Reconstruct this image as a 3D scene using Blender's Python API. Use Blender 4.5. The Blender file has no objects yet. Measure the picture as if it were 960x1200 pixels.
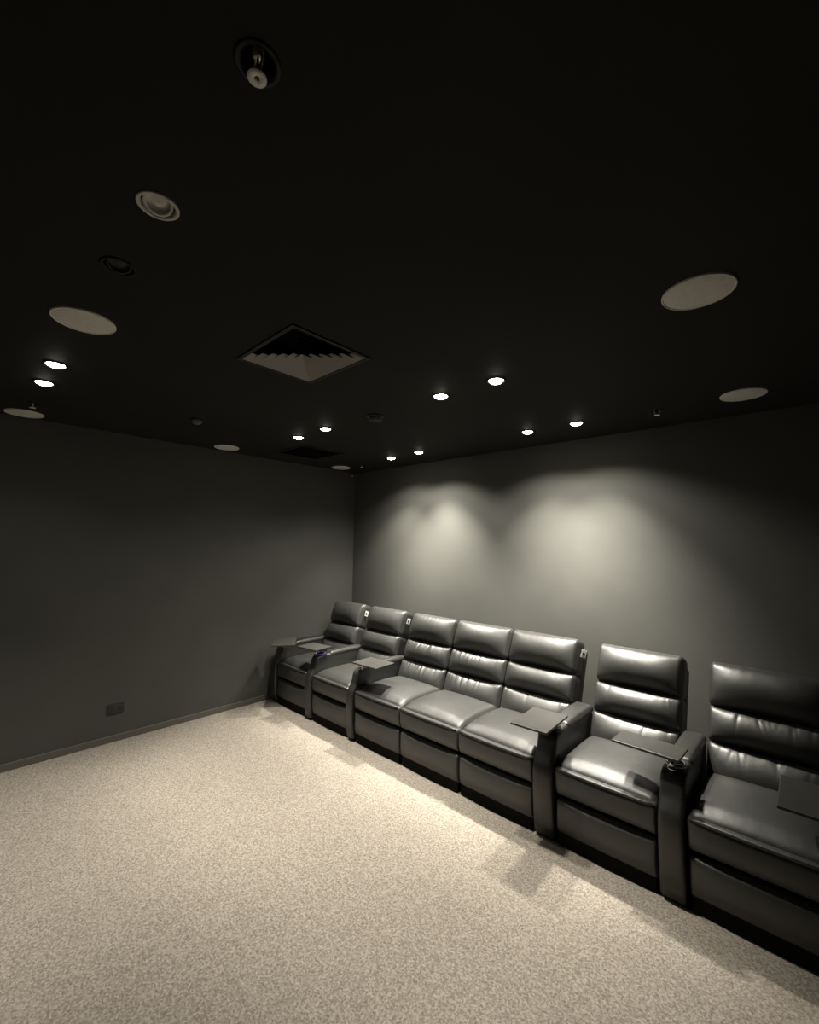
import bpy, bmesh, math, random
from mathutils import Vector, Matrix

scene = bpy.context.scene
col = scene.collection
rnd = random.Random(7)
H = 2.4                                   # ceiling height

# ------------------------------------------------------------------ camera
CAM_POS = Vector((3.999, -3.329, 1.562))
YAW, PITCH, ROLL, FPX = 0.74852, 0.07379, 0.01711, 503.34
fw = Vector((-math.sin(YAW) * math.cos(PITCH), math.cos(YAW) * math.cos(PITCH), math.sin(PITCH)))
rt = Vector((math.cos(YAW), math.sin(YAW), 0))
up = rt.cross(fw)
rt2 = rt * math.cos(ROLL) + up * math.sin(ROLL)
up2 = -rt * math.sin(ROLL) + up * math.cos(ROLL)
cam_data = bpy.data.cameras.new('camera')
cam = bpy.data.objects.new('camera', cam_data)
col.objects.link(cam)
cam.matrix_world = Matrix(((rt2.x, up2.x, -fw.x, CAM_POS.x), (rt2.y, up2.y, -fw.y, CAM_POS.y),
                           (rt2.z, up2.z, -fw.z, CAM_POS.z), (0, 0, 0, 1)))
cam_data.sensor_fit = 'VERTICAL'
cam_data.sensor_height = 36
cam_data.lens = 36 * FPX / 1200
cam_data.clip_start = 0.02
scene.camera = cam

# ------------------------------------------------------------------ world, exposure
w = bpy.data.worlds.new('world')
w.use_nodes = True
w.node_tree.nodes['Background'].inputs[0].default_value = (0, 0, 0, 1)
w.node_tree.nodes['Background'].inputs[1].default_value = 0
scene.world = w
vs = scene.view_settings
vs.view_transform = 'Standard'
vs.look = 'None'
vs.exposure = 0.0
vs.gamma = 1
vs.use_curve_mapping = False
WIDE_W, BEAM_W = 14.0, 140.0               # watts of each downlight: wide spill and main beam
LAMP_COL = (1.0, 0.94, 0.82)


# ------------------------------------------------------------------ materials
def mat(name, color, rough=0.5, metallic=0.0, spec=0.5, emit=None, emit_strength=0.0):
    m = bpy.data.materials.new(name)
    m.use_nodes = True
    b = m.node_tree.nodes['Principled BSDF']
    b.inputs['Base Color'].default_value = (*color, 1)
    b.inputs['Roughness'].default_value = rough
    b.inputs['Metallic'].default_value = metallic
    b.inputs['Specular IOR Level'].default_value = spec
    if emit:
        b.inputs['Emission Color'].default_value = (*emit, 1)
        b.inputs['Emission Strength'].default_value = emit_strength
    return m


def node(m, kind, **kw):
    n = m.node_tree.nodes.new(kind)
    for k, v in kw.items():
        if k in n.inputs:
            n.inputs[k].default_value = v
        else:
            setattr(n, k, v)
    return n


def link(m, a, b):
    m.node_tree.links.new(a, b)


def bsdf(m):
    return m.node_tree.nodes['Principled BSDF']


def noisy(m, c1, c2, scale, detail=4, lo=.35, hi=.65, bump=0.0, bump_scale=None, dist=.01, coord='Object'):
    tc = node(m, 'ShaderNodeTexCoord')
    nz = node(m, 'ShaderNodeTexNoise', Scale=scale, Detail=detail)
    link(m, tc.outputs[coord], nz.inputs['Vector'])
    cr = node(m, 'ShaderNodeValToRGB')
    cr.color_ramp.elements[0].position = lo
    cr.color_ramp.elements[1].position = hi
    cr.color_ramp.elements[0].color = (*c1, 1)
    cr.color_ramp.elements[1].color = (*c2, 1)
    link(m, nz.outputs['Fac'], cr.inputs['Fac'])
    link(m, cr.outputs['Color'], bsdf(m).inputs['Base Color'])
    if bump:
        n2 = node(m, 'ShaderNodeTexNoise', Scale=bump_scale or scale, Detail=3)
        link(m, tc.outputs[coord], n2.inputs['Vector'])
        bp = node(m, 'ShaderNodeBump', Strength=bump, Distance=dist)
        link(m, n2.outputs['Fac'], bp.inputs['Height'])
        link(m, bp.outputs['Normal'], bsdf(m).inputs['Normal'])
    return m


M = {}
M['wall'] = noisy(mat('charcoal_wall_paint', (.1, .1, .09), .75, spec=.3), (.064, .0645, .0587), (.070, .0705, .0642), 3.0,
                  bump=.05, bump_scale=120, dist=.002)
M['ceiling'] = noisy(mat('black_ceiling_paint', (.04, .04, .035), .7, spec=.05), (.024, .0238, .0215), (.027, .0268, .0242), 2.0)
M['wall_dark'] = mat('dark_unseen_wall', (.02, .02, .019), .9, spec=.1)  # unseen walls, made near-black to cut their bounce light
M['baseboard'] = mat('baseboard_paint', (.10, .092, .080), .55)
M['plenum'] = mat('black_duct_vane_shade', (.004, .004, .004), .9, spec=.1)  # duct interior; also the painted shade on the vane backs

# carpet: speckled beige loop pile
m = mat('beige_carpet', (.5, .4, .3), .95, spec=.12)
tc = node(m, 'ShaderNodeTexCoord')
vo = node(m, 'ShaderNodeTexVoronoi', Scale=170.0)
link(m, tc.outputs['Object'], vo.inputs['Vector'])
nz = node(m, 'ShaderNodeTexNoise', Scale=105.0, Detail=4.0, Roughness=.7)
link(m, tc.outputs['Object'], nz.inputs['Vector'])
n3 = node(m, 'ShaderNodeTexNoise', Scale=2.2, Detail=9.0, Roughness=.72)
link(m, tc.outputs['Object'], n3.inputs['Vector'])
cr = node(m, 'ShaderNodeValToRGB')
e = cr.color_ramp.elements
e[0].position, e[0].color = .28, (.18, .158, .134, 1)
e[1].position, e[1].color = .72, (.46, .42, .37, 1)
x = cr.color_ramp.elements.new(.5)
x.color = (.312, .279, .238, 1)
sep = node(m, 'ShaderNodeSeparateColor')
link(m, vo.outputs['Color'], sep.inputs['Color'])
mx = node(m, 'ShaderNodeMix', data_type='FLOAT')
mx.inputs[0].default_value = .30
link(m, nz.outputs['Fac'], mx.inputs[2])
link(m, sep.outputs['Red'], mx.inputs[3])
link(m, mx.outputs[0], cr.inputs['Fac'])
mul = node(m, 'ShaderNodeMix', data_type='RGBA', blend_type='MULTIPLY')
mul.inputs[0].default_value = 1.0
cr2 = node(m, 'ShaderNodeValToRGB')
cr2.color_ramp.elements[0].position, cr2.color_ramp.elements[0].color = .3, (.90, .895, .885, 1)
cr2.color_ramp.elements[1].position, cr2.color_ramp.elements[1].color = .7, (1, 1, 1, 1)
link(m, n3.outputs['Fac'], cr2.inputs['Fac'])
link(m, cr.outputs['Color'], mul.inputs[6])
link(m, cr2.outputs['Color'], mul.inputs[7])
link(m, mul.outputs[2], bsdf(m).inputs['Base Color'])
bp = node(m, 'ShaderNodeBump', Strength=.55, Distance=.008)
link(m, mx.outputs[0], bp.inputs['Height'])
link(m, bp.outputs['Normal'], bsdf(m).inputs['Normal'])
M['carpet'] = m


def leather(name, c, rough):
    m = mat(name, c, rough, spec=.75)
    tc = node(m, 'ShaderNodeTexCoord')
    vo = node(m, 'ShaderNodeTexVoronoi', Scale=420.0)
    nz = node(m, 'ShaderNodeTexNoise', Scale=9.0, Detail=3.0)
    link(m, tc.outputs['Object'], vo.inputs['Vector'])
    link(m, tc.outputs['Object'], nz.inputs['Vector'])
    b1 = node(m, 'ShaderNodeBump', Strength=.10, Distance=.001)
    b2 = node(m, 'ShaderNodeBump', Strength=.25, Distance=.012)
    link(m, vo.outputs['Distance'], b1.inputs['Height'])
    link(m, nz.outputs['Fac'], b2.inputs['Height'])
    link(m, b2.outputs['Normal'], b1.inputs['Normal'])
    link(m, b1.outputs['Normal'], bsdf(m).inputs['Normal'])
    mr = node(m, 'ShaderNodeMapRange')
    mr.inputs['To Min'].default_value = rough - .06
    mr.inputs['To Max'].default_value = rough + .08
    link(m, nz.outputs['Fac'], mr.inputs['Value'])
    link(m, mr.outputs['Result'], bsdf(m).inputs['Roughness'])
    return m


M['leather'] = leather('black_leather', (.0245, .0249, .0235), .45)
M['leather_side'] = leather('black_vinyl', (.010, .010, .0095), .48)
M['leather_arm'] = leather('black_arm_leather', (.013, .013, .0122), .44)
M['base'] = mat('black_plinth', (.004, .004, .004), .8, spec=.15)
M['tray'] = noisy(mat('dark_grey_tray', (.08, .08, .075), .42), (.040, .039, .036), (.048, .047, .043), 14, bump=.05, bump_scale=90)
M['tray_edge'] = mat('black_tray_edge', (.02, .02, .02), .35)
M['chrome'] = mat('brushed_chrome', (.55, .55, .53), .22, metallic=1)
M['black_plastic'] = mat('black_plastic', (.015, .015, .015), .4)
M['cup_dark'] = mat('cup_well', (.008, .008, .008), .5)
M['led'] = mat('blue_led', (.02, .03, .2), .4, emit=(.08, .10, 1.0), emit_strength=.35)
M['tag_white'] = mat('tag_card', (.85, .85, .82), .6)
M['tag_print'] = mat('tag_print', (.05, .05, .05), .6)
M['grille_white'] = noisy(mat('speaker_cloth', (.8, .79, .74), .8), (.62, .61, .57), (.70, .69, .65), 60)
M['ring_white'] = mat('speaker_rim', (.72, .71, .66), .6)
M['diffuser'] = mat('diffuser_white', (.36, .35, .325), .5)
M['diffuser_frame'] = mat('diffuser_frame_black', (.010, .010, .009), .7)
M['trim_black'] = mat('lamp_trim_black', (.008, .008, .008), .6, spec=.3)
M['trim_grey'] = mat('lamp_trim_grey', (.55, .54, .50), .45)
M['lens'] = mat('lamp_lens', (1, 1, 1), .4, emit=(1.0, .93, .80), emit_strength=42)
M['lens_off'] = mat('lamp_lens_off', (.62, .61, .58), .3)
M['det_black'] = mat('detector_black', (.012, .012, .012), .6)
M['det_blue'] = mat('detector_blue_grey', (.075, .11, .15), .5)
M['brass'] = mat('sprinkler_metal', (.62, .60, .55), .35, metallic=.6)
M['outlet'] = mat('outlet_black', (.017, .017, .016), .35)


# ------------------------------------------------------------------ helpers
def smooth(me):
    me.polygons.foreach_set('use_smooth', [True] * len(me.polygons))


def obj(name, bm, m, parent=None, sm=False, loc=None):
    bmesh.ops.recalc_face_normals(bm, faces=bm.faces[:])
    me = bpy.data.meshes.new(name)
    bm.to_mesh(me)
    bm.free()
    if sm:
        smooth(me)
    o = bpy.data.objects.new(name, me)
    for k in (m if isinstance(m, (list, tuple)) else [m]):
        me.materials.append(M[k])
    col.objects.link(o)
    if parent:
        o.parent = parent
    if loc is not None:
        o.location = loc
    return o


def thing(name, loc, label, cat, group=None, rz=0):
    o = bpy.data.objects.new(name, None)
    o.empty_display_size = .1
    col.objects.link(o)
    o.location = loc
    o.rotation_euler.z = rz
    tag(o, label, cat, group)
    return o


def tag(o, label, cat, group=None):
    o['label'] = label
    o['category'] = cat
    if group:
        o['group'] = group
    return o


def structure(o):
    o['kind'] = 'structure'
    return o


def box(bm, x0, x1, y0, y1, z0, z1, bevel=0, seg=2, mi=0):
    before = set(bm.faces)
    r = bmesh.ops.create_cube(bm, size=1)
    vs_ = r['verts']
    for v in vs_:
        v.co = Vector(((x0 + x1) / 2 + v.co.x * (x1 - x0), (y0 + y1) / 2 + v.co.y * (y1 - y0),
                       (z0 + z1) / 2 + v.co.z * (z1 - z0)))
    if bevel:
        es = list({e for v in vs_ for e in v.link_edges})
        bmesh.ops.bevel(bm, geom=es, offset=bevel, segments=seg, profile=.5, affect='EDGES')
    for f in bm.faces:
        if f not in before:
            f.material_index = mi


def lathe(bm, prof, n=32, c=(0, 0, 0), cap0=False, cap1=False):
    """Revolve (r, z) points about z."""
    rings = []
    for r, z in prof:
        rings.append([bm.verts.new((c[0] + r * math.cos(2 * math.pi * k / n), c[1] + r * math.sin(2 * math.pi * k / n), c[2] + z))
                      for k in range(n)])
    for a, b in zip(rings, rings[1:]):
        for k in range(n):
            bm.faces.new((a[k], a[(k + 1) % n], b[(k + 1) % n], b[k]))
    if cap0:
        bm.faces.new(rings[0])
    if cap1:
        bm.faces.new(rings[-1])


def tube(bm, p0, p1, r, n=10, r1=None):
    p0, p1 = Vector(p0), Vector(p1)
    q = (p1 - p0).to_track_quat('Z', 'Y')
    ra, rb = [], []
    for k in range(n):
        a = 2 * math.pi * k / n
        d = Vector((math.cos(a), math.sin(a), 0))
        ra.append(bm.verts.new(p0 + q @ (d * r)))
        rb.append(bm.verts.new(p1 + q @ (d * (r1 or r))))
    for k in range(n):
        bm.faces.new((ra[k], ra[(k + 1) % n], rb[(k + 1) % n], rb[k]))
    bm.faces.new(ra)
    bm.faces.new(rb)


def samples(h, r, n):
    """Positions from -h to h, denser in the rounded ends of width r."""
    k = 5
    s = [-h + r * (1 - math.cos(math.pi / 2 * i / k)) for i in range(k)]
    mid = [-h + r + (2 * h - 2 * r) * i / n for i in range(n + 1)]
    return s + mid + [-q for q in reversed(s)]


def pad(bm, w, h, d, r, n, puff, place, warp=None):
    """A stuffed cushion: a rounded box of w x h x d, front face (+c) puffed by puff; place maps (a, b, c) to space."""
    hs = (w / 2, h / 2, d / 2)
    rs = r if isinstance(r, (tuple, list)) else (r, r, r)
    rs = [min(rs[i], hs[i] * .98) for i in range(3)]
    S = [samples(hs[i], rs[i], n[i]) for i in range(3)]
    cache = {}

    def vert(i, j, k):
        key = (i, j, k)
        if key in cache:
            return cache[key]
        p = [S[0][i], S[1][j], S[2][k]]
        q = [max(-(hs[t] - rs[t]), min(hs[t] - rs[t], p[t])) for t in range(3)]
        dv = Vector([(p[t] - q[t]) / rs[t] for t in range(3)])
        if dv.length > 1e-9:
            # unit direction from cube offset
            dv = dv.normalized()
            dv = Vector([dv[t] * rs[t] for t in range(3)])
        a, b, c = q[0] + dv.x, q[1] + dv.y, q[2] + dv.z
        if p[2] > 0:
            u, v = p[0] / hs[0], p[1] / hs[1]
            c += puff * max(0, 1 - abs(u) ** 3.2) * max(0, 1 - v * v) * min(1, p[2] / hs[2] * 1.2)
        if warp:
            a, b, c = warp(a, b, c, p[0] / hs[0], p[1] / hs[1], p[2] / hs[2])
        cache[key] = bm.verts.new(place(a, b, c))
        return cache[key]
    L = [len(s) for s in S]
    for ax in range(3):
        u, v = [t for t in range(3) if t != ax]
        for end in (0, L[ax] - 1):
            for i in range(L[u] - 1):
                for j in range(L[v] - 1):
                    idx = []
                    for (p, q) in ((i, j), (i + 1, j), (i + 1, j + 1), (i, j + 1)):
                        t = [0, 0, 0]
                        t[ax], t[u], t[v] = end, p, q
                        idx.append(vert(*t))
                    bm.faces.new(idx)


# ------------------------------------------------------------------ the setting
RX, RY = 5.7, -5.2                        # far sides of the room, out of frame
bm = bmesh.new(); box(bm, -.1, RX + .1, RY - .1, .1, -.08, 0); structure(obj('floor', bm, 'carpet'))
bm = bmesh.new(); box(bm, -.1, 0, RY, 0, 0, H); structure(obj('wall_left', bm, 'wall'))
bm = bmesh.new(); box(bm, -.1, RX + .1, 0, .1, 0, H); structure(obj('wall_right', bm, 'wall'))
bm = bmesh.new(); box(bm, RX, RX + .1, RY, 0, 0, H); structure(obj('wall_front', bm, 'wall_dark'))
bm = bmesh.new(); box(bm, -.1, RX + .1, RY - .1, RY, 0, H); structure(obj('wall_rear', bm, 'wall_dark'))


def skirting(name, x0, x1, y0, y1):
    bm = bmesh.new()
    box(bm, x0, x1, y0, y1, 0, .05, .004, 2)
    structure(obj(name, bm, 'baseboard'))


skirting('baseboard_left', .0, .013, RY, -.013)
skirting('baseboard_right', .0, RX, -.013, -.0)

LAMPS = [  # x, y, lit, power factor, label
    (1.35, -3.02, 1, .75, 'lit round downlight of the pair between two speakers, nearer the unlit downlights'),
    (0.99, -3.02, 1, .75, 'lit round downlight of the pair between two speakers, nearer the left wall'),
    (1.41, -1.47, 1, 1.0, 'lit round downlight beyond the square diffuser, farther from the dark return grille'),
    (1.02, -1.45, 1, 1.0, 'lit round downlight right beside the dark return grille'),
    (2.50, -1.47, 1, .85, 'lit round downlight of the mid-ceiling pair, on the side of the dark smoke detector'),
    (2.86, -1.47, 1, .8, 'lit round downlight of the mid-ceiling pair, on the side of the large round speaker'),
    (1.02, -0.40, 1, 1.7, 'lit round downlight close to the seating wall, nearest the room corner'),
    (1.41, -0.43, 1, 3.5, 'lit round downlight close to the seating wall, second from the room corner'),
    (2.51, -0.46, 1, 2.5, 'lit round downlight close to the seating wall, third from the room corner'),
    (2.87, -0.46, 1, 2.5, 'lit round downlight close to the seating wall, farthest from the room corner'),
    (2.83, -3.02, 0, 0, 'unlit round downlight with pale grey ring and tilted inner lamp'),
    (2.47, -3.02, 0, 0, 'unlit round downlight, wholly black, between pale unlit lamp and speaker'),
]
SPRINK = [(3.32, -3.01, 'recessed sprinkler head with pale round deflector, beside the unlit downlights'),
          (.46, -3.01, 'small sprinkler head between the lit downlight pair and left wall speaker'),
          (.50, -.33, 'small sprinkler head near the room corner beside a round speaker'),
          (3.35, -.42, 'small sprinkler head near the seating wall before the last speaker')]
DX0, DX1, DY0, DY1 = 2.10, 2.575, -2.475, -2.07      # four-way diffuser
GX0, GX1, GY0, GY1 = .36, .82, -1.28, -.83           # return grille

# ceiling slab with openings for the lamps, the sprinklers, the diffuser and the grille
bm = bmesh.new()
box(bm, -.1, RX + .1, RY - .1, .1, H, H + .10)
ceil = structure(obj('ceiling', bm, 'ceiling'))
bm = bmesh.new()
for (x, y, *_r) in LAMPS:
    lathe(bm, [(.040, H - .05), (.040, H + .07)], 32, (x, y, 0), True, True)
for (x, y, *_r) in SPRINK:
    lathe(bm, [(.030, H - .05), (.030, H + .06)], 24, (x, y, 0), True, True)
box(bm, DX0 + .012, DX1 - .012, DY0 + .012, DY1 - .012, H - .05, H + .3)
box(bm, GX0 + .012, GX1 - .012, GY0 + .012, GY1 - .012, H - .05, H + .3)
cut = obj('cutter', bm, 'plenum')
md = ceil.modifiers.new('cut', 'BOOLEAN')
md.object = cut
md.operation = 'DIFFERENCE'
md.solver = 'EXACT'
dg = bpy.context.evaluated_depsgraph_get()
new_me = bpy.data.meshes.new_from_object(ceil.evaluated_get(dg))
ceil.modifiers.clear()
ceil.data = new_me
new_me.materials.clear()
new_me.materials.append(M['ceiling'])
bpy.data.objects.remove(cut, do_unlink=True)


# ------------------------------------------------------------------ recliners
FY = -1.06                                # front plane of the seats
BT = Vector((0, .371, .928))              # up along the backrest
BN = Vector((0, -.928, .371))             # out of the backrest
B0 = Vector((0, -.592, .365))             # foot of the backrest's front


def folds(seed, w, n, amp, reach):
    r = random.Random(seed)
    fs = [(r.uniform(-.44, .44) * w, r.uniform(.005, .012), r.choice((-1, -1, 1)) * amp * r.uniform(.35, 1), r.uniform(-.35, .35), reach * r.uniform(.5, 1.2))
          for _ in range(n)]
    gather = [(r.uniform(40, 75), r.uniform(0, 6)) for _ in range(3)]

    def f(a, dist):
        s = 0
        for (p, wd, am, tilt, re) in fs:
            q = (a - p - tilt * dist) / wd
            if abs(q) < 4:
                s += am * math.exp(-q * q) * math.exp(-(dist / re) ** 2)
        s += .0011 * math.exp(-dist / .02) * sum(math.sin(k * a * 2 + ph) for k, ph in gather)
        return s
    return f


def recliner(x0, x1, label, seed, arms, folds_n=9, tag_side=False):
    """One recliner seat between x0 and x1; arms: list of (x0, x1, led) armrests fixed to it."""
    cx, wd = (x0 + x1) / 2, x1 - x0
    root = thing('recliner', (cx, FY + .4, 0), label, 'recliner', 'black leather recliners in the row along the wall')
    off = Vector(root.location)

    def P(v):
        return Vector(v) - off
    # plinth and carcass
    bm = bmesh.new()
    box(bm, x0 + .012, x1 - .012, -1.035, -.36, 0, .07, .006)
    for v in bm.verts:
        v.co = P(v.co)
    obj('base', bm, 'base', root)
    bm = bmesh.new()
    box(bm, x0 + .006, x1 - .006, -.985, -.40, .065, .31, .012)
    for v in bm.verts:
        v.co = P(v.co)
    obj('seat_frame', bm, 'base', root)  # painted black so the gap between the front panels stays dark

    # front panels
    def front(z0, z1, d, yf, puff, name, rr):
        bm = bmesh.new()
        zc = (z0 + z1) / 2
        fo = folds(seed + int(z0 * 100), wd, 3, .0012, .03)

        def warp(a, b, c, u, v, t):
            if t > .5:
                c += fo(a, (z1 - z0) / 2 - b) * .5
            if v < -.1:                    # the lower edge tucks back
                c -= .016 * ((-v - .1) / .9) ** 2 * max(0, t)
            return a, b, c
        pad(bm, wd - .004, z1 - z0, d, rr, (26, 8, 2), puff,
            lambda a, b, c: P((cx + a, yf + d / 2 - c, zc + b)), warp)
        return obj(name, bm, 'leather', root, True)
    fr = front(.254, .394, .11, FY + .004, .014, 'footrest_panel', (.014, .016, .018))
    bm = bmesh.new()                       # welt along the panel's top edge
    pts = [(x0 + .010 + (wd - .020) * k / 14, FY + .006 - .006 * math.sin(math.pi * k / 14), .3935) for k in range(15)]
    rings = []
    for k, p_ in enumerate(pts):
        rr = .0085 if 0 < k < 14 else .004
        rings.append([bm.verts.new(P((p_[0], p_[1] + rr * math.cos(q * math.pi / 5), p_[2] - .0015 + rr * math.sin(q * math.pi / 5)))) for q in range(10)])
    for r1, r2 in zip(rings, rings[1:]):
        for q in range(10):
            bm.faces.new((r1[q], r1[(q + 1) % 10], r2[(q + 1) % 10], r2[q]))
    bm.faces.new(rings[0])
    bm.faces.new(rings[-1])
    obj('piping', bm, 'leather', fr, True)
    front(.056, .240, .10, FY + .010, .016, 'front_panel', (.016, .026, .030))

    # seat cushion, crowned, front lip rolled over
    bm = bmesh.new()
    ln = .548
    yc = (-1.038 + (-1.038 + ln)) / 2

    def warp_seat(a, b, c, u, v, t):
        # b runs along y (front is -1), c is up
        if t > 0:
            c -= .012 * max(0, v) ** 2
            c -= .020 * max(0, -v - .72) / .28 if v < -.72 else 0
        return a, b, c
    pad(bm, wd - .004, ln, .13, .034, (26, 26, 2), .034,
        lambda a, b, c: P((cx + a, yc + b, .355 + c)), warp_seat)
    obj('seat_cushion', bm, 'leather', root, True)

    # backrest: three stuffed rolls on a shell
    def roll(t0, t1, d, r, puff, name, n, out=0.0, grow=0.0):
        bm = bmesh.new()
        tc_ = (t0 + t1) / 2
        fo = folds(seed * 13 + int(t0 * 100), wd, n, .0045, .085)

        def warp(a, b, c, u, v, t):
            if t > .2:
                dist = (t1 - t0) / 2 - b
                c += fo(a, dist) * min(1, max(0, 1 - abs(u) ** 8))
                # end seams pull in
                c -= .004 * math.exp(-((1 - abs(u)) / .05) ** 2)
            return a, b, c
        base = B0 + BT * tc_ + BN * (out - d / 2)
        pad(bm, wd - .004 + grow, t1 - t0, d, r, (84, 14, 3), puff,
            lambda a, b, c: P(Vector((cx + a, 0, 0)) + base + BT * b + BN * c), warp)
        return obj(name, bm, 'leather', root, True)
    roll(-.02, .208, .13, (.022, .034, .032), .052, 'lumbar_cushion', folds_n, .0)
    roll(.202, .386, .13, (.022, .034, .032), .050, 'back_cushion', folds_n, .004)
    roll(.378, .620, .14, (.026, .040, .040), .058, 'headrest', 0, .010)
    bm = bmesh.new()
    pad(bm, wd - .012, .66, .12, .035, (4, 6, 2), 0.0,
        lambda a, b, c: P(Vector((cx + a, 0, 0)) + B0 + BT * (.255 + b) + BN * (-.15 + c)))
    obj('back_shell', bm, 'leather_side', root, True)

    if tag_side:
        # card tag hanging from the side of the back
        bm = bmesh.new()
        c0 = B0 + BT * .535 + BN * (-.045)
        for (s0, s1, q0, q1, e, mi) in ((-.016, .016, -.026, .026, .0, 0), (-.008, .008, -.010, .008, .0012, 1)):
            before = set(bm.faces)
            box(bm, x1 + .002 - e * .5, x1 + .004 + e, c0.y + s0, c0.y + s1, c0.z + q0, c0.z + q1)
            for f in bm.faces:
                if f not in before:
                    f.material_index = mi
        rot = Matrix.Rotation(math.radians(-62), 4, 'Z') @ Matrix.Rotation(math.radians(-14), 4, 'X')
        for v in bm.verts:
            d_ = v.co - Vector((x1 + .002, c0.y, c0.z))
            v.co = P(Vector((x1 + .020, c0.y - .01, c0.z)) + rot @ d_)
        tg = obj('care_tag', bm, ['tag_white', 'tag_print'], root)
        tg['label'] = 'small white card tag with dark print'

    for (a0, a1, led) in arms:
        armrest(root, P, a0, a1, led)
    return root


ARM_PROF = [(-.455, .02), (-.455, .50), (-.475, .525), (-.52, .538), (-.62, .546), (-.74, .550), (-.86, .550), (-.94, .548), (-.985, .540),
            (-1.006, .522), (-1.014, .498), (-1.020, .465), (-1.034, .432), (-1.056, .402), (-1.072, .370), (-1.078, .330),
            (-1.078, .25), (-1.074, .16), (-1.066, .09), (-1.048, .02)]


def armrest(root, P, a0, a1, led):
    w_, cx = a1 - a0, (a0 + a1) / 2
    bm = bmesh.new()
    # loft the side profile across the width with rounded shoulders
    cy, cz = -.77, .28
    rr = .020
    secs = []
    for k in range(6):
        t = math.pi / 2 * k / 5
        secs.append((-w_ / 2 + rr * (1 - math.sin(t)), rr * (1 - math.cos(t))))
    secs = secs[::-1]
    secs = [(s, i) for s, i in secs]
    left = sorted(secs, key=lambda q: q[0])
    allsec = left + [(-s, i) for s, i in reversed(left)]
    # inset polygon along normals
    N = len(ARM_PROF)
    nor = []
    for i in range(N):
        pa, pb = Vector(ARM_PROF[i - 1]), Vector(ARM_PROF[(i + 1) % N])
        d = (pb - pa).normalized()
        nrm = Vector((d.y, -d.x))
        if nrm.dot(Vector((cy, cz)) - Vector(ARM_PROF[i])) < 0:
            nrm = -nrm
        nor.append(nrm)
    rings = []
    for (s, ins) in allsec:
        rings.append([bm.verts.new(P((cx + s, ARM_PROF[i][0] + nor[i].x * ins, ARM_PROF[i][1] + nor[i].y * ins))) for i in range(N)])
    for r1, r2 in zip(rings, rings[1:]):
        for i in range(N):
            bm.faces.new((r1[i], r1[(i + 1) % N], r2[(i + 1) % N], r2[i]))
    bm.faces.new(rings[0])
    bm.faces.new(rings[-1])
    o = obj('armrest', bm, 'leather_arm', root, True)
    # foot under the arm
    bm = bmesh.new()
    box(bm, a0 + .008, a1 - .008, -1.025, -.48, 0, .03)
    for v in bm.verts:
        v.co = P(v.co)
    obj('arm_base', bm, 'base', root)
    # padded top pad
    bm = bmesh.new()
    pad(bm, w_ + .006, .40, .045, .021, (8, 14, 1), .008, lambda a, b, c: P((cx + a, -.655 + b, .538 + c)))
    obj('arm_pad', bm, 'leather_arm', o, True)
    # cup holder
    bm = bmesh.new()
    r = min(.040, w_ / 2 - .004)
    lathe(bm, [(r, .0), (r + .001, .012), (r - .003, .0155), (r - .007, .012), (r - .008, -.0005)], 32, P((cx, -.925, .548)))
    c = obj('cup_holder', bm, 'chrome', o, True)
    bm = bmesh.new()
    lathe(bm, [(r - .0082, .010), (r - .009, .004), (.002, .003)], 32, P((cx, -.925, .548)), False, True)
    obj('cup_well', bm, 'cup_dark', o, True)
    if led:
        bm = bmesh.new()
        lathe(bm, [(r - .0078, .0135), (r - .012, .0120), (r - .0125, .0105)], 32, P((cx, -.925, .548)))
        q = obj('led_ring', bm, 'led', o, True)
        q['label'] = 'glowing blue light ring'
    return o


def tray(root, post, center, dims, ang):
    """Swivel tray on its post, fixed to an armrest of root."""
    off = Vector(root.location)
    bm = bmesh.new()
    box(bm, -dims[0] / 2, dims[0] / 2, -dims[1] / 2, dims[1] / 2, -.006, .006, .003, 2)
    es = [e for e in bm.edges]
    rot = Matrix.Rotation(ang, 4, 'Z')
    for v in bm.verts:
        v.co = rot @ v.co + Vector((*center, .614)) - off
    for f in bm.faces:
        f.material_index = 0 if f.normal.z > .9 else 1
    bm.normal_update()
    for f in bm.faces:
        f.material_index = 0 if f.normal.z > .7 else 1
    t = obj('tray_table', bm, ['tray', 'tray_edge'], root)
    bm = bmesh.new()
    px, py = post
    tube(bm, Vector((px, py, .535)) - off, Vector((px, py, .607)) - off, .011, 14)
    lathe(bm, [(.0115, .0), (.020, .0), (.020, .008), (.0115, .010)], 18, Vector((px, py, .549)) - off)
    obj('swivel_post', bm, 'chrome', t, True)
    bm = bmesh.new()
    d = Vector((center[0] - px, center[1] - py, 0))
    if d.length < .03:
        d = Vector((0, .05, 0))
    d = d * .75
    tube(bm, Vector((px, py, .602)) - off, Vector((px + d.x, py + d.y, .602)) - off, .006, 8)
    obj('bracket', bm, 'black_plastic', t, True)
    return t


R1 = recliner(.172, .652, 'black leather recliner in the room corner, armrest and swivel tray on both sides', 11,
              [(.062, .168, False), (.656, .744, True)], 2, True)
tray(R1, (.115, -.995), (.32, -1.08), (.32, .21), math.radians(-35))
tray(R1, (.700, -.985), (.672, -.985), (.25, .195), math.radians(8))
R2 = recliner(.748, 1.236, 'black leather recliner second from the room corner, white tag on its back', 23, [(1.239, 1.318, False)], 2, True)
tray(R2, (1.305, -.985), (1.435, -.96), (.265, .215), math.radians(3))
R3 = recliner(1.322, 1.818, 'black leather recliner third from the corner, its lower back cushion finely pleated', 35, [], 20)
R4 = recliner(1.821, 2.331, 'black leather recliner without armrests, fourth from corner, joined by seats both sides', 47, [], 18)
R5 = recliner(2.334, 2.842, 'black leather recliner fifth from the corner, square tray lying along its armrest', 59, [(2.846, 2.958, False)], 3, True)
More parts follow.
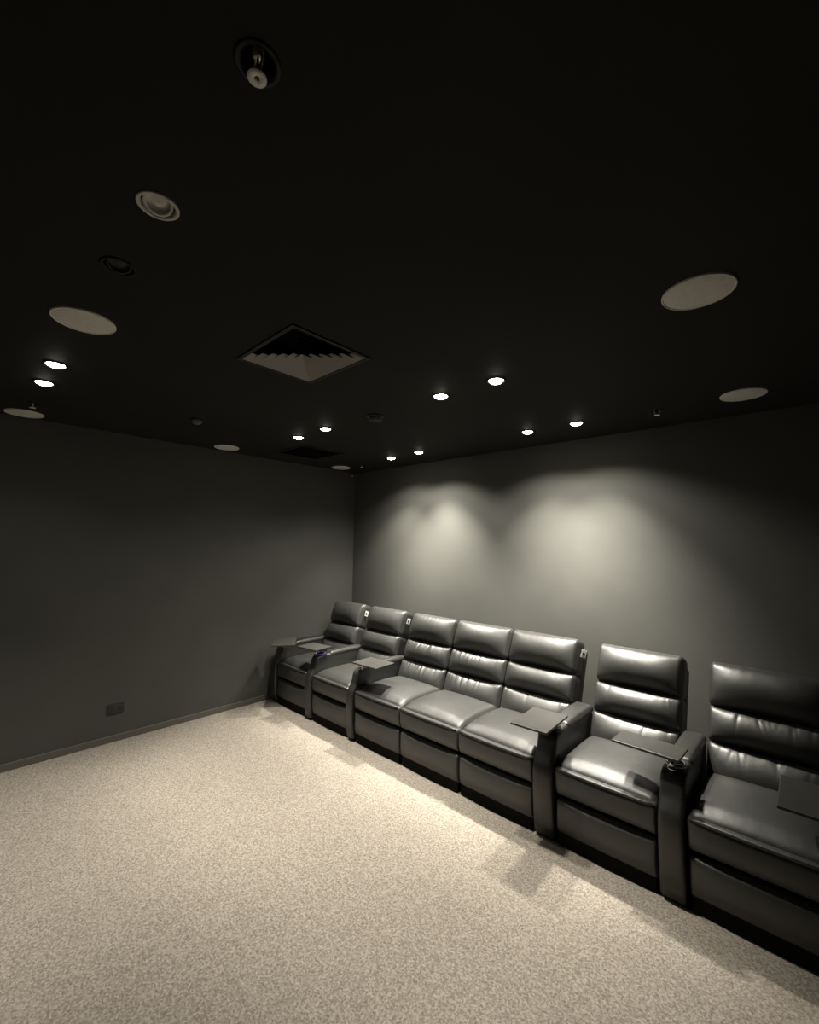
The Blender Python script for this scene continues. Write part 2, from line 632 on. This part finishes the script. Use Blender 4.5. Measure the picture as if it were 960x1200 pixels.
tray(R5, (2.900, -1.00), (2.885, -1.055), (.20, .30), math.radians(3))
R6 = recliner(2.964, 3.448, 'black leather recliner standing alone between two armrests, tray swung across its seat', 61, [(3.452, 3.555, False)], 2)
tray(R6, (3.50, -.985), (3.398, -.958), (.29, .165), math.radians(-2))
R7 = recliner(3.562, 4.062, 'black leather recliner at the dark end of the row, seventh from the corner', 73, [(4.066, 4.170, False)], 12)
tray(R7, (4.10, -.985), (3.978, -1.02), (.205, .305), math.radians(0))


# ------------------------------------------------------------------ ceiling fittings
def downlight(x, y, lit, pf, label, idx):
    t = thing('downlight', (x, y, H), label, 'downlight', 'round recessed downlights in the ceiling')
    pale = (idx == 10)
    bm = bmesh.new()
    lathe(bm, [(.0485, .0), (.0485, -.003), (.046, -.005), (.040, -.004), (.0385, .0), (.0385, .012)], 40)
    obj('trim_ring', bm, 'trim_grey' if pale else 'trim_black', t, True)
    bm = bmesh.new()
    lathe(bm, [(.0390, .002), (.0375, .030), (.034, .060), (.001, .060)], 40)
    obj('can', bm, 'trim_black', t, True)
    if lit:
        bm = bmesh.new()
        lathe(bm, [(.0375, .006), (.036, -.002), (.031, -.008), (.021, -.0125), (.010, -.0145), (.001, -.015)], 32)
        obj('lens', bm, 'lens', t, True)
        wash = y > -.6                    # the row by the seating wall is tilted towards it
        for nm, watts, size, blend, rad in (('spill_light', WIDE_W * (1.3 if wash else .8), 136, .45, .03),
                                            ('beam_light', BEAM_W, 82 if wash else 70, .95 if wash else .85, .045)):
            ld = bpy.data.lights.new(nm, 'SPOT')
            ld.energy = watts * pf
            ld.color = LAMP_COL
            ld.spot_size = math.radians(size)
            ld.spot_blend = blend
            ld.shadow_soft_size = rad
            lo = bpy.data.objects.new(nm, ld)
            col.objects.link(lo)
            lo.parent = t
            lo.location = (0, 0, -.022)
            if wash and nm == 'beam_light':
                lo.rotation_euler.x = math.radians(10 if idx != 6 else 6)
                if idx == 6:              # the lamp nearest the corner leans to the left wall
                    lo.rotation_euler.y = math.radians(9)
    else:
        # gimbal ring and dead lamp, tilted
        rot = Matrix.Rotation(math.radians(-20), 4, Vector((.3, 1, 0)))
        bm = bmesh.new()
        lathe(bm, [(.034, .000), (.034, -.004), (.027, -.004), (.025, .004)], 36)
        for v in bm.verts:
            v.co = rot @ v.co + Vector((0, 0, .008))
        obj('gimbal_ring', bm, 'trim_grey' if pale else 'trim_black', t, True)
        bm = bmesh.new()
        lathe(bm, [(.0252, .003), (.020, .007), (.012, .004), (.001, .003)], 30)
        for v in bm.verts:
            v.co = rot @ v.co + Vector((0, 0, .008))
        obj('lens', bm, 'lens_off' if pale else 'det_black', t, True)
    return t


for i, (x, y, lit, pf, lab) in enumerate(LAMPS):
    downlight(x, y, lit, pf, lab, i)


def speaker(x, y, label):
    t = thing('ceiling_speaker', (x, y, H), label, 'speaker', 'round ceiling speakers')
    bm = bmesh.new()
    lathe(bm, [(.1035, .0), (.1035, -.005), (.1015, -.0075), (.0985, -.0075), (.0980, -.004)], 56)
    obj('rim', bm, 'ring_white', t, True)
    bm = bmesh.new()
    lathe(bm, [(.0980, -.0045), (.095, -.0062), (.05, -.0085), (.001, -.009)], 56, (0, 0, 0), False, True)
    obj('grille', bm, 'grille_white', t, True)


for x, y, lab in [(1.98, -3.02, 'pale round ceiling speaker beside the wholly black unlit downlight'),
                  (.14, -3.02, 'pale round ceiling speaker by left wall, near the lit downlight pair'),
                  (.19, -1.66, 'pale round ceiling speaker by left wall, before the dark return grille'),
                  (.19, -.37, 'pale round ceiling speaker tucked into the room corner'),
                  (3.765, -1.71, 'large pale round ceiling speaker past the mid-ceiling downlight pair'),
                  (3.77, -.445, 'pale round ceiling speaker close to seating wall above the last recliner')]:
    speaker(x, y, lab)


def sprinkler(x, y, label):
    t = thing('sprinkler_head', (x, y, H), label, 'sprinkler', 'ceiling sprinkler heads')
    bm = bmesh.new()
    lathe(bm, [(.040, .0), (.040, -.002), (.036, -.0035), (.0295, -.002), (.0285, .03), (.010, .045), (.001, .045)], 32)
    obj('cup', bm, 'trim_black', t, True)
    bm = bmesh.new()
    lathe(bm, [(.010, .045), (.010, .012), (.007, .008), (.001, .008)], 16)
    obj('body', bm, 'brass', t, True)
    bm = bmesh.new()
    for s in (-1, 1):
        pts = [(s * .009, 0, .012), (s * .015, 0, .0), (s * .014, 0, -.012), (s * .004, 0, -.026)]
        for a, b in zip(pts, pts[1:]):
            tube(bm, a, b, .0024, 8)
    obj('frame', bm, 'brass', t, True)
    bm = bmesh.new()
    lathe(bm, [(.0045, -.026), (.0165, -.027), (.0168, -.0285), (.0045, -.0290), (.0045, -.026)], 24)
    obj('deflector', bm, 'ring_white', t, True)
    bm = bmesh.new()
    tube(bm, (0, 0, .008), (0, 0, -.024), .0022, 8)
    obj('glass_bulb', bm, 'det_black', t, True)


for x, y, lab in SPRINK:
    sprinkler(x, y, lab)

# four-way diffuser with concentric mitred vanes
dcx, dcy = (DX0 + DX1) / 2, (DY0 + DY1) / 2
hx, hy = (DX1 - DX0) / 2, (DY1 - DY0) / 2
t = thing('air_diffuser', (dcx, dcy, H), 'square four-way air diffuser with black frame and pale mitred vanes, backs painted as shade', 'air vent')


def square_ring(bm, a, b, z0, c, d, z1, th=.0006, back=0):
    """A thin sloped square ring from half-size (a, b) at z0 to (c, d) at z1."""
    lo = [bm.verts.new((sx * a, sy * b, z0)) for sx, sy in ((-1, -1), (1, -1), (1, 1), (-1, 1))]
    hi = [bm.verts.new((sx * c, sy * d, z1)) for sx, sy in ((-1, -1), (1, -1), (1, 1), (-1, 1))]
    lo2 = [bm.verts.new(v.co + Vector((0, 0, th * 1.5))) for v in lo]
    hi2 = [bm.verts.new(v.co + Vector((0, 0, th * 1.5))) for v in hi]
    for k in range(4):
        j = (k + 1) % 4
        bm.faces.new((lo[k], lo[j], hi[j], hi[k]))
        bm.faces.new((lo2[k], lo2[j], hi2[j], hi2[k])).material_index = back
        bm.faces.new((lo[k], lo[j], lo2[j], lo2[k])).material_index = back
        bm.faces.new((hi[k], hi[j], hi2[j], hi2[k]))


bm = bmesh.new()
square_ring(bm, hx, hy, -.001, hx, hy, -.006)
square_ring(bm, hx, hy, -.006, hx - .018, hy - .018, -.006)
square_ring(bm, hx - .018, hy - .018, -.006, hx - .018, hy - .018, .01)
obj('frame', bm, 'diffuser_frame', t)
NV = 6
for k in range(NV):
    f = 1 - k / NV
    a, b = (hx - .020) * f, (hy - .020) * f
    s = .030
    bm = bmesh.new()
    square_ring(bm, a, b, -.004, max(a - s, .004), max(b - s, .004), -.004 + s, back=1)
    obj('vane', bm, ['diffuser', 'plenum'], t)  # backs and lower edges painted black, standing in for shade
bm = bmesh.new()
box(bm, -hx + .013, hx - .013, -hy + .013, hy - .013, .11, .12)
obj('plenum', bm, 'plenum', t)

# return grille: black louvres
t = thing('return_grille', ((GX0 + GX1) / 2, (GY0 + GY1) / 2, H), 'flat black square return air grille near the far corner', 'air vent')
gx, gy = (GX1 - GX0) / 2, (GY1 - GY0) / 2
bm = bmesh.new()
square_ring(bm, gx, gy, -.001, gx, gy, -.006)
square_ring(bm, gx, gy, -.006, gx - .022, gy - .022, -.006)
square_ring(bm, gx - .022, gy - .022, -.006, gx - .022, gy - .022, .01)
obj('frame', bm, 'diffuser_frame', t)
bm = bmesh.new()
box(bm, -gx + .023, gx - .023, -.0105, .0105, -.0012, .0012)
for v in bm.verts:
    v.co = Matrix.Rotation(math.radians(40), 4, 'X') @ v.co
sl = obj('slat', bm, 'det_black', t)
n = 14
sl.location = (0, -gy + .035, .004)
for k in range(1, n):
    o = sl.copy()
    col.objects.link(o)
    o.parent = t
    o.location = (0, -gy + .035 + (2 * gy - .07) * k / (n - 1), .004)
bm = bmesh.new()
box(bm, -gx + .013, gx - .013, -gy + .013, gy - .013, .11, .12)
obj('plenum', bm, 'plenum', t)

# detectors
t = thing('smoke_detector', (1.93, -1.45, H), 'flat black round smoke detector midway between two lit downlight pairs', 'detector')
bm = bmesh.new(); lathe(bm, [(.055, 0), (.055, -.008), (.050, -.012)], 36, (0, 0, 0), True, True); obj('mount', bm, 'det_black', t, True)
bm = bmesh.new(); lathe(bm, [(.046, -.012), (.044, -.026), (.034, -.033), (.001, -.034)], 36); obj('cover', bm, 'det_black', t, True)
t = thing('smoke_detector', (.90, -2.19, H), 'small blue-grey round detector alone between left wall and square diffuser', 'detector')
bm = bmesh.new(); lathe(bm, [(.042, 0), (.042, -.008), (.038, -.011)], 36, (0, 0, 0), True, True); obj('mount', bm, 'det_black', t, True)
bm = bmesh.new(); lathe(bm, [(.034, -.011), (.032, -.022), (.022, -.030), (.001, -.032)], 36); obj('cover', bm, 'det_blue', t, True)

# tiny sensor high in the corner
t = thing('corner_sensor', (.001, -.06, H - .035), 'tiny dark sensor high on left wall at the room corner', 'sensor')
bm = bmesh.new(); box(bm, 0, .016, -.014, .014, -.02, .02, .004, 2); obj('housing', bm, 'black_plastic', t)
bm = bmesh.new(); lathe(bm, [(.009, 0), (.008, .004), (.004, .007), (.001, .008)], 16)
for v in bm.verts:
    v.co = Vector((.0155 + v.co.z, v.co.x, v.co.y - .004))
obj('lens', bm, 'grille_white', t, True)

# wall outlet on the left wall
t = thing('wall_outlet', (0, -2.342, .248), 'black rectangular power outlet low on the left wall', 'outlet')
bm = bmesh.new(); box(bm, .0005, .011, -.055, .055, -.034, .034, .004, 2); obj('plate', bm, 'outlet', t)
for s in (-1, 1):
    bm = bmesh.new()
    box(bm, .0105, .0125, s * .027 - .017, s * .027 + .017, -.020, .014, .0008, 1)
    so = obj('socket', bm, 'det_black', t)
    bm = bmesh.new()
    box(bm, .011, .0145, s * .027 - .007, s * .027 + .007, .018, .027, .001, 1)
    obj('switch', bm, 'black_plastic', t)
